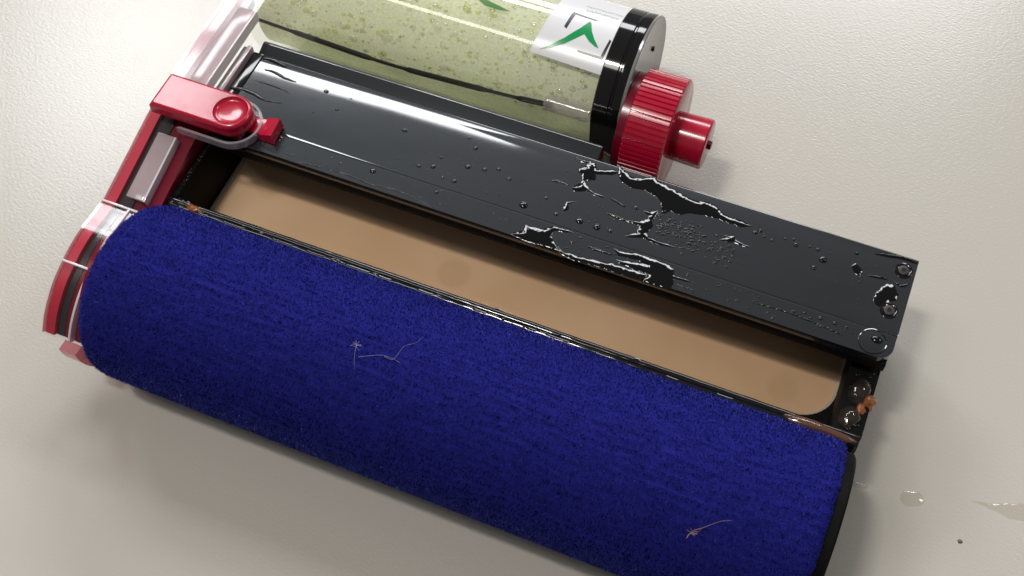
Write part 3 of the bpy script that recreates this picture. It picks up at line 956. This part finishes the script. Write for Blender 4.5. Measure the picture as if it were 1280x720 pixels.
for i, (k, (z, P)) in enumerate(list(STREAKS.items()) + list(FLAP_STREAKS.items())):
    z = FZ if z < 41.5 else LZ
    Q = smooth_path([(*p,) for p in P], 4)
    wd = {'b': .28, 'l': .22, 'm': .22, 'n': .22, 'o': .22, 'd': .6, 'c': .55}.get(k, .42)
    rd = [wd * (.45 + .75 * math.sin(math.pi * (j + .6) / (len(Q) + .2))) for j in range(len(Q))]
    o = blob('water_streak', lambda X, Y, Q=Q, rd=rd: seg_sdf(X, Y, Q, rd), bb(Q), z, .30, .2, M['wet'], .16, .16, None, 40 + i * 2.7, 1.2)
    tag(o, SLAB[k], 'water streak', 'streaks of water on the black lid')


def dome(mb, x, y, z, r, h, n=14, ex=1.0, rot=0.0):
    ring = [(z - .05, 1.0), (z + h * .45, .93), (z + h * .8, .7), (z + h * .97, .35), (z + h, .01)]
    v, f = [], []
    for zz, k in ring:
        for i in range(n):
            a = 2 * math.pi * i / n
            p, q = r * k * ex * math.cos(a), r * k * math.sin(a)
            v.append((x + p * math.cos(rot) - q * math.sin(rot), y + p * math.sin(rot) + q * math.cos(rot), zz))
    for j in range(len(ring) - 1):
        for i in range(n):
            f.append((j * n + i, j * n + (i + 1) % n, (j + 1) * n + (i + 1) % n, (j + 1) * n + i))
    mb.add(v, f)


ORD = ('first second third fourth fifth sixth seventh eighth ninth tenth eleventh twelfth thirteenth fourteenth fifteenth sixteenth seventeenth eighteenth nineteenth twentieth '
       'twenty-first twenty-second twenty-third twenty-fourth twenty-fifth twenty-sixth twenty-seventh twenty-eighth twenty-ninth thirtieth thirty-first thirty-second thirty-third').split()
bigd = sorted([d for d in DROPS if d[2] >= .45])
for i, (x, y, r) in enumerate(bigd):
    mb = MB()
    dome(mb, x, y, LZ, r * 1.1, r * .5, 18, random.uniform(1.0, 1.35), -.1)
    tag(mb.build('water_drop', M['wet'], None, 80), f'{"large" if r > .8 else "small"} water drop on the black lid, {ORD[i]} bead counting from the latch end', 'water drop', 'single water drops on the black lid')
FL = ['water drop on the front strip of the lid, nearest the red latch', 'water drop on the front strip, second from the red latch', 'water drop on the front strip, right of its long right-hand water line', 'water drop on the front strip, just above its long right-hand water line', 'oval water drop inside the round pivot disc of the front strip']
for (x, y), lb, r in zip(FLAP_DROPS, FL, (.9, .6, .55, .6, 1.1)):
    mb = MB()
    dome(mb, x, y, FZ + (.2 if x > 210 else 0), r, r * .5, 18, 1.5 if x > 210 else 1.1, -.15)
    tag(mb.build('water_drop', M['wet'], None, 80), lb, 'water drop', 'single water drops on the front strip')
mb = MB()
for (x, y, r) in DROPS:
    if r < .45:
        dome(mb, x, y, LZ, r * 1.1, r * .5, 10)
for i in range(150):                                   # broken film right of the ragged patch
    u, w_ = random.random(), random.gauss(0, 1)
    x, y = 146 + 24 * u + random.gauss(0, 1.0), 71.5 - 4.0 * u + 2.2 * w_
    if 61 < y < 77:
        dome(mb, x, y, LZ, random.uniform(.12, .38), random.uniform(.1, .2), 8, random.uniform(1, 2.6), random.uniform(-.6, .3))
for i in range(170):                                   # rows of tiny beads
    x = random.uniform(60, 210)
    y = random.choice((64.2, 66.5, 70.2, 73.0, 78.5)) + random.gauss(0, .5)
    dome(mb, x, y, LZ, random.uniform(.1, .26), .1, 8, random.uniform(1, 1.5))
for i in range(130):
    x, y = random.uniform(12, 212), random.uniform(52, 58.3)
    dome(mb, x, y, FZ, random.uniform(.1, .3), .12, 8, random.uniform(1, 3), 0)
tag(mb.build('fine_droplets', M['wet'], None, 80), 'fine scattered droplets wetting the black lid', 'droplets', None, 'stuff')

# wet glints on the left inner wall of the tray and along the rim
mb = MB()
for i in range(34):
    x = random.uniform(3, 150) if i > 12 else random.uniform(1.8, 8)
    y = random.uniform(28.2, 31.0)
    dome(mb, x, y, 33.2, random.uniform(.2, .6), random.uniform(.15, .4), 8, random.uniform(1, 2.2), random.uniform(-.4, .4))
for i in range(26):
    dome(mb, random.uniform(1.8, 3.2), random.uniform(32, 50), 33.3, random.uniform(.25, .7), random.uniform(.2, .5), 8)
for i in range(22):
    dome(mb, random.uniform(211.5, 218.4), random.uniform(33, 52), 30.9, random.uniform(.25, .8), random.uniform(.2, .5), 10, random.uniform(1, 1.8), random.uniform(-.8, .8))
tag(mb.build('rim_droplets', M['wet'], None, 80), 'clear droplets clinging along the black tray rim', 'droplets', None, 'stuff')


def lump(name, cx, cy, z, rx, ry, h, mat, label, cat, group=None, seed=0, rot=0.0):
    n, k = 28, 9
    v, f = [], []
    for j in range(k):
        t_ = j / (k - 1) * math.pi / 2
        for i in range(n):
            a = 2 * math.pi * i / n
            q = 1 + (.55 if name == 'slime_blob' else .28) * noise.noise(Vector((math.cos(a) * 1.6, math.sin(a) * 1.6, seed + t_ * 1.5)))
            p, w_ = rx * q * math.cos(t_) * math.cos(a), ry * q * math.cos(t_) * math.sin(a)
            v.append((cx + p * math.cos(rot) - w_ * math.sin(rot), cy + p * math.sin(rot) + w_ * math.cos(rot), z + h * math.sin(t_)))
    for j in range(k - 1):
        for i in range(n):
            f.append((j * n + i, j * n + (i + 1) % n, (j + 1) * n + (i + 1) % n, (j + 1) * n + i))
    o = link(name, v, f, mat, None, 80)
    return tag(o, label, cat, group)


lump('foam_blob', 215.0, 44.8, 30.9, 2.9, 4.2, 2.6, M['foam_clear'], 'clear wet bubble over the upper bolt on the right tray wall', 'foam', None, 1, -.2)
lump('foam_blob', 214.4, 36.2, 30.9, 2.7, 3.6, 2.5, M['foam_clear'], 'clear wet bubble over the lower bolt on the right tray wall', 'foam', None, 2, -.3)
lump('slime_blob', 218.2, 43.0, 30.4, 1.9, 2.2, 2.2, M['foam_brown'], 'orange brown slime drop on the right edge of the tray', 'slime', None, 3)
lump('slime_blob', 216.6, 39.8, 30.8, 1.3, 1.8, .9, M['foam_brown'], 'smear of brown slime between the two bubbles on the tray wall', 'slime', None, 4)
lump('slime_blob', 10.8, 29.2, 33.1, 3.1, 1.15, 1.0, M['foam_brown'], 'orange brown drop on the left end of the tray rim', 'slime', None, 5, -.12)
lump('slime_blob', 135.2, 27.6, 32.6, 2.9, .8, .7, M['foam_brown'], 'brown smear on the front of the tray rim halfway along', 'slime', None, 6, -.05)
lump('grime_bead', 206.5, 28.9, 32.6, 11.0, 1.7, 1.7, M['rim_wet'], 'long wet grimy bead on the right end of the tray rim', 'grime', None, 8, -.03)

# ------------------------------------------------------------------ lint on the roller, marks on the table
LL = ['white tuft of lint with a straight hair on the blue roller', 'curly white hair lying on the blue roller beside the lint tuft', 'tan fluff of lint low on the right part of the blue roller']
for i, (hs, lb) in enumerate(zip(LINT, LL)):
    mb = MB()
    for h in hs:
        mb.tube(smooth_path(h, 6), .028 if i < 2 else .06, 6, True)
    if i == 0:
        for k in range(9):
            a = random.uniform(0, 6.28)
            mb.tube([(86.4, -4, 55.2), (86.4 + 1.3 * math.cos(a), -4 + 1.1 * math.sin(a), 55.7)], .022, 5)
    if i == 2:
        for k in range(7):
            a = random.uniform(0, 6.28)
            mb.tube([(184.6, -18, 49.2), (184.6 + 1.4 * math.cos(a), -18 + .9 * math.sin(a), 49.9 + .5 * math.sin(a))], .035, 5)
    tag(mb.build('lint', M['lint_tan' if i == 2 else 'lint'], None, 80), lb, 'lint')
o = blob('water_spot', lambda X, Y: seg_sdf(X, Y, [(239.6, 33.4), (241.4, 34.0)], [2.5, 2.4]), (236, 245, 30, 38), 0, .5, .5, M['table_water'], .25, .3, None, 71, .5)
tag(o, 'small round water spot on the table right of the roller', 'water spot')
o = blob('water_spot', lambda X, Y: poly_sdf(X, Y, [(255.5, 39.4), (263.3, 41.4), (271, 44.4), (283, 48), (285, 42), (275, 39.5), (268, 38.0), (262.5, 39.0)]), (254, 286, 36, 50), 0, .55, .5, M['table_water'], .25, .3, None, 75, .5)
tag(o, 'wide water puddle on the table at the right edge of the photo', 'water spot')
o = blob('water_spot', lambda X, Y: seg_sdf(X, Y, [(224.2, 32.0), (227.0, 32.4)], [1.0, .8]), (221, 230, 29, 35), 0, .4, .3, M['table_water'], .2, .2, None, 79, .6)
tag(o, 'tiny water spot on the table touching the roller shadow', 'water spot')
lump('dirt_speck', 256.0, 26.1, -.1, .75, .65, .4, M['speck'], 'small brown speck of dirt on the table at lower right', 'dirt', None, 9)
mb = MB()
pth = smooth_path([(157.4, 176.8), (161.5, 175.9), (166.8, 174.8)], 6)
mb.add([(x, y - .22, .10) for x, y in pth] + [(x, y + .22, .14) for x, y in pth], [(i, i + 1, len(pth) + i + 1, len(pth) + i) for i in range(len(pth) - 1)])
tag(mb.build('white_thread', M['label'], None, 80), 'short white thread on the table above the red cap', 'thread')
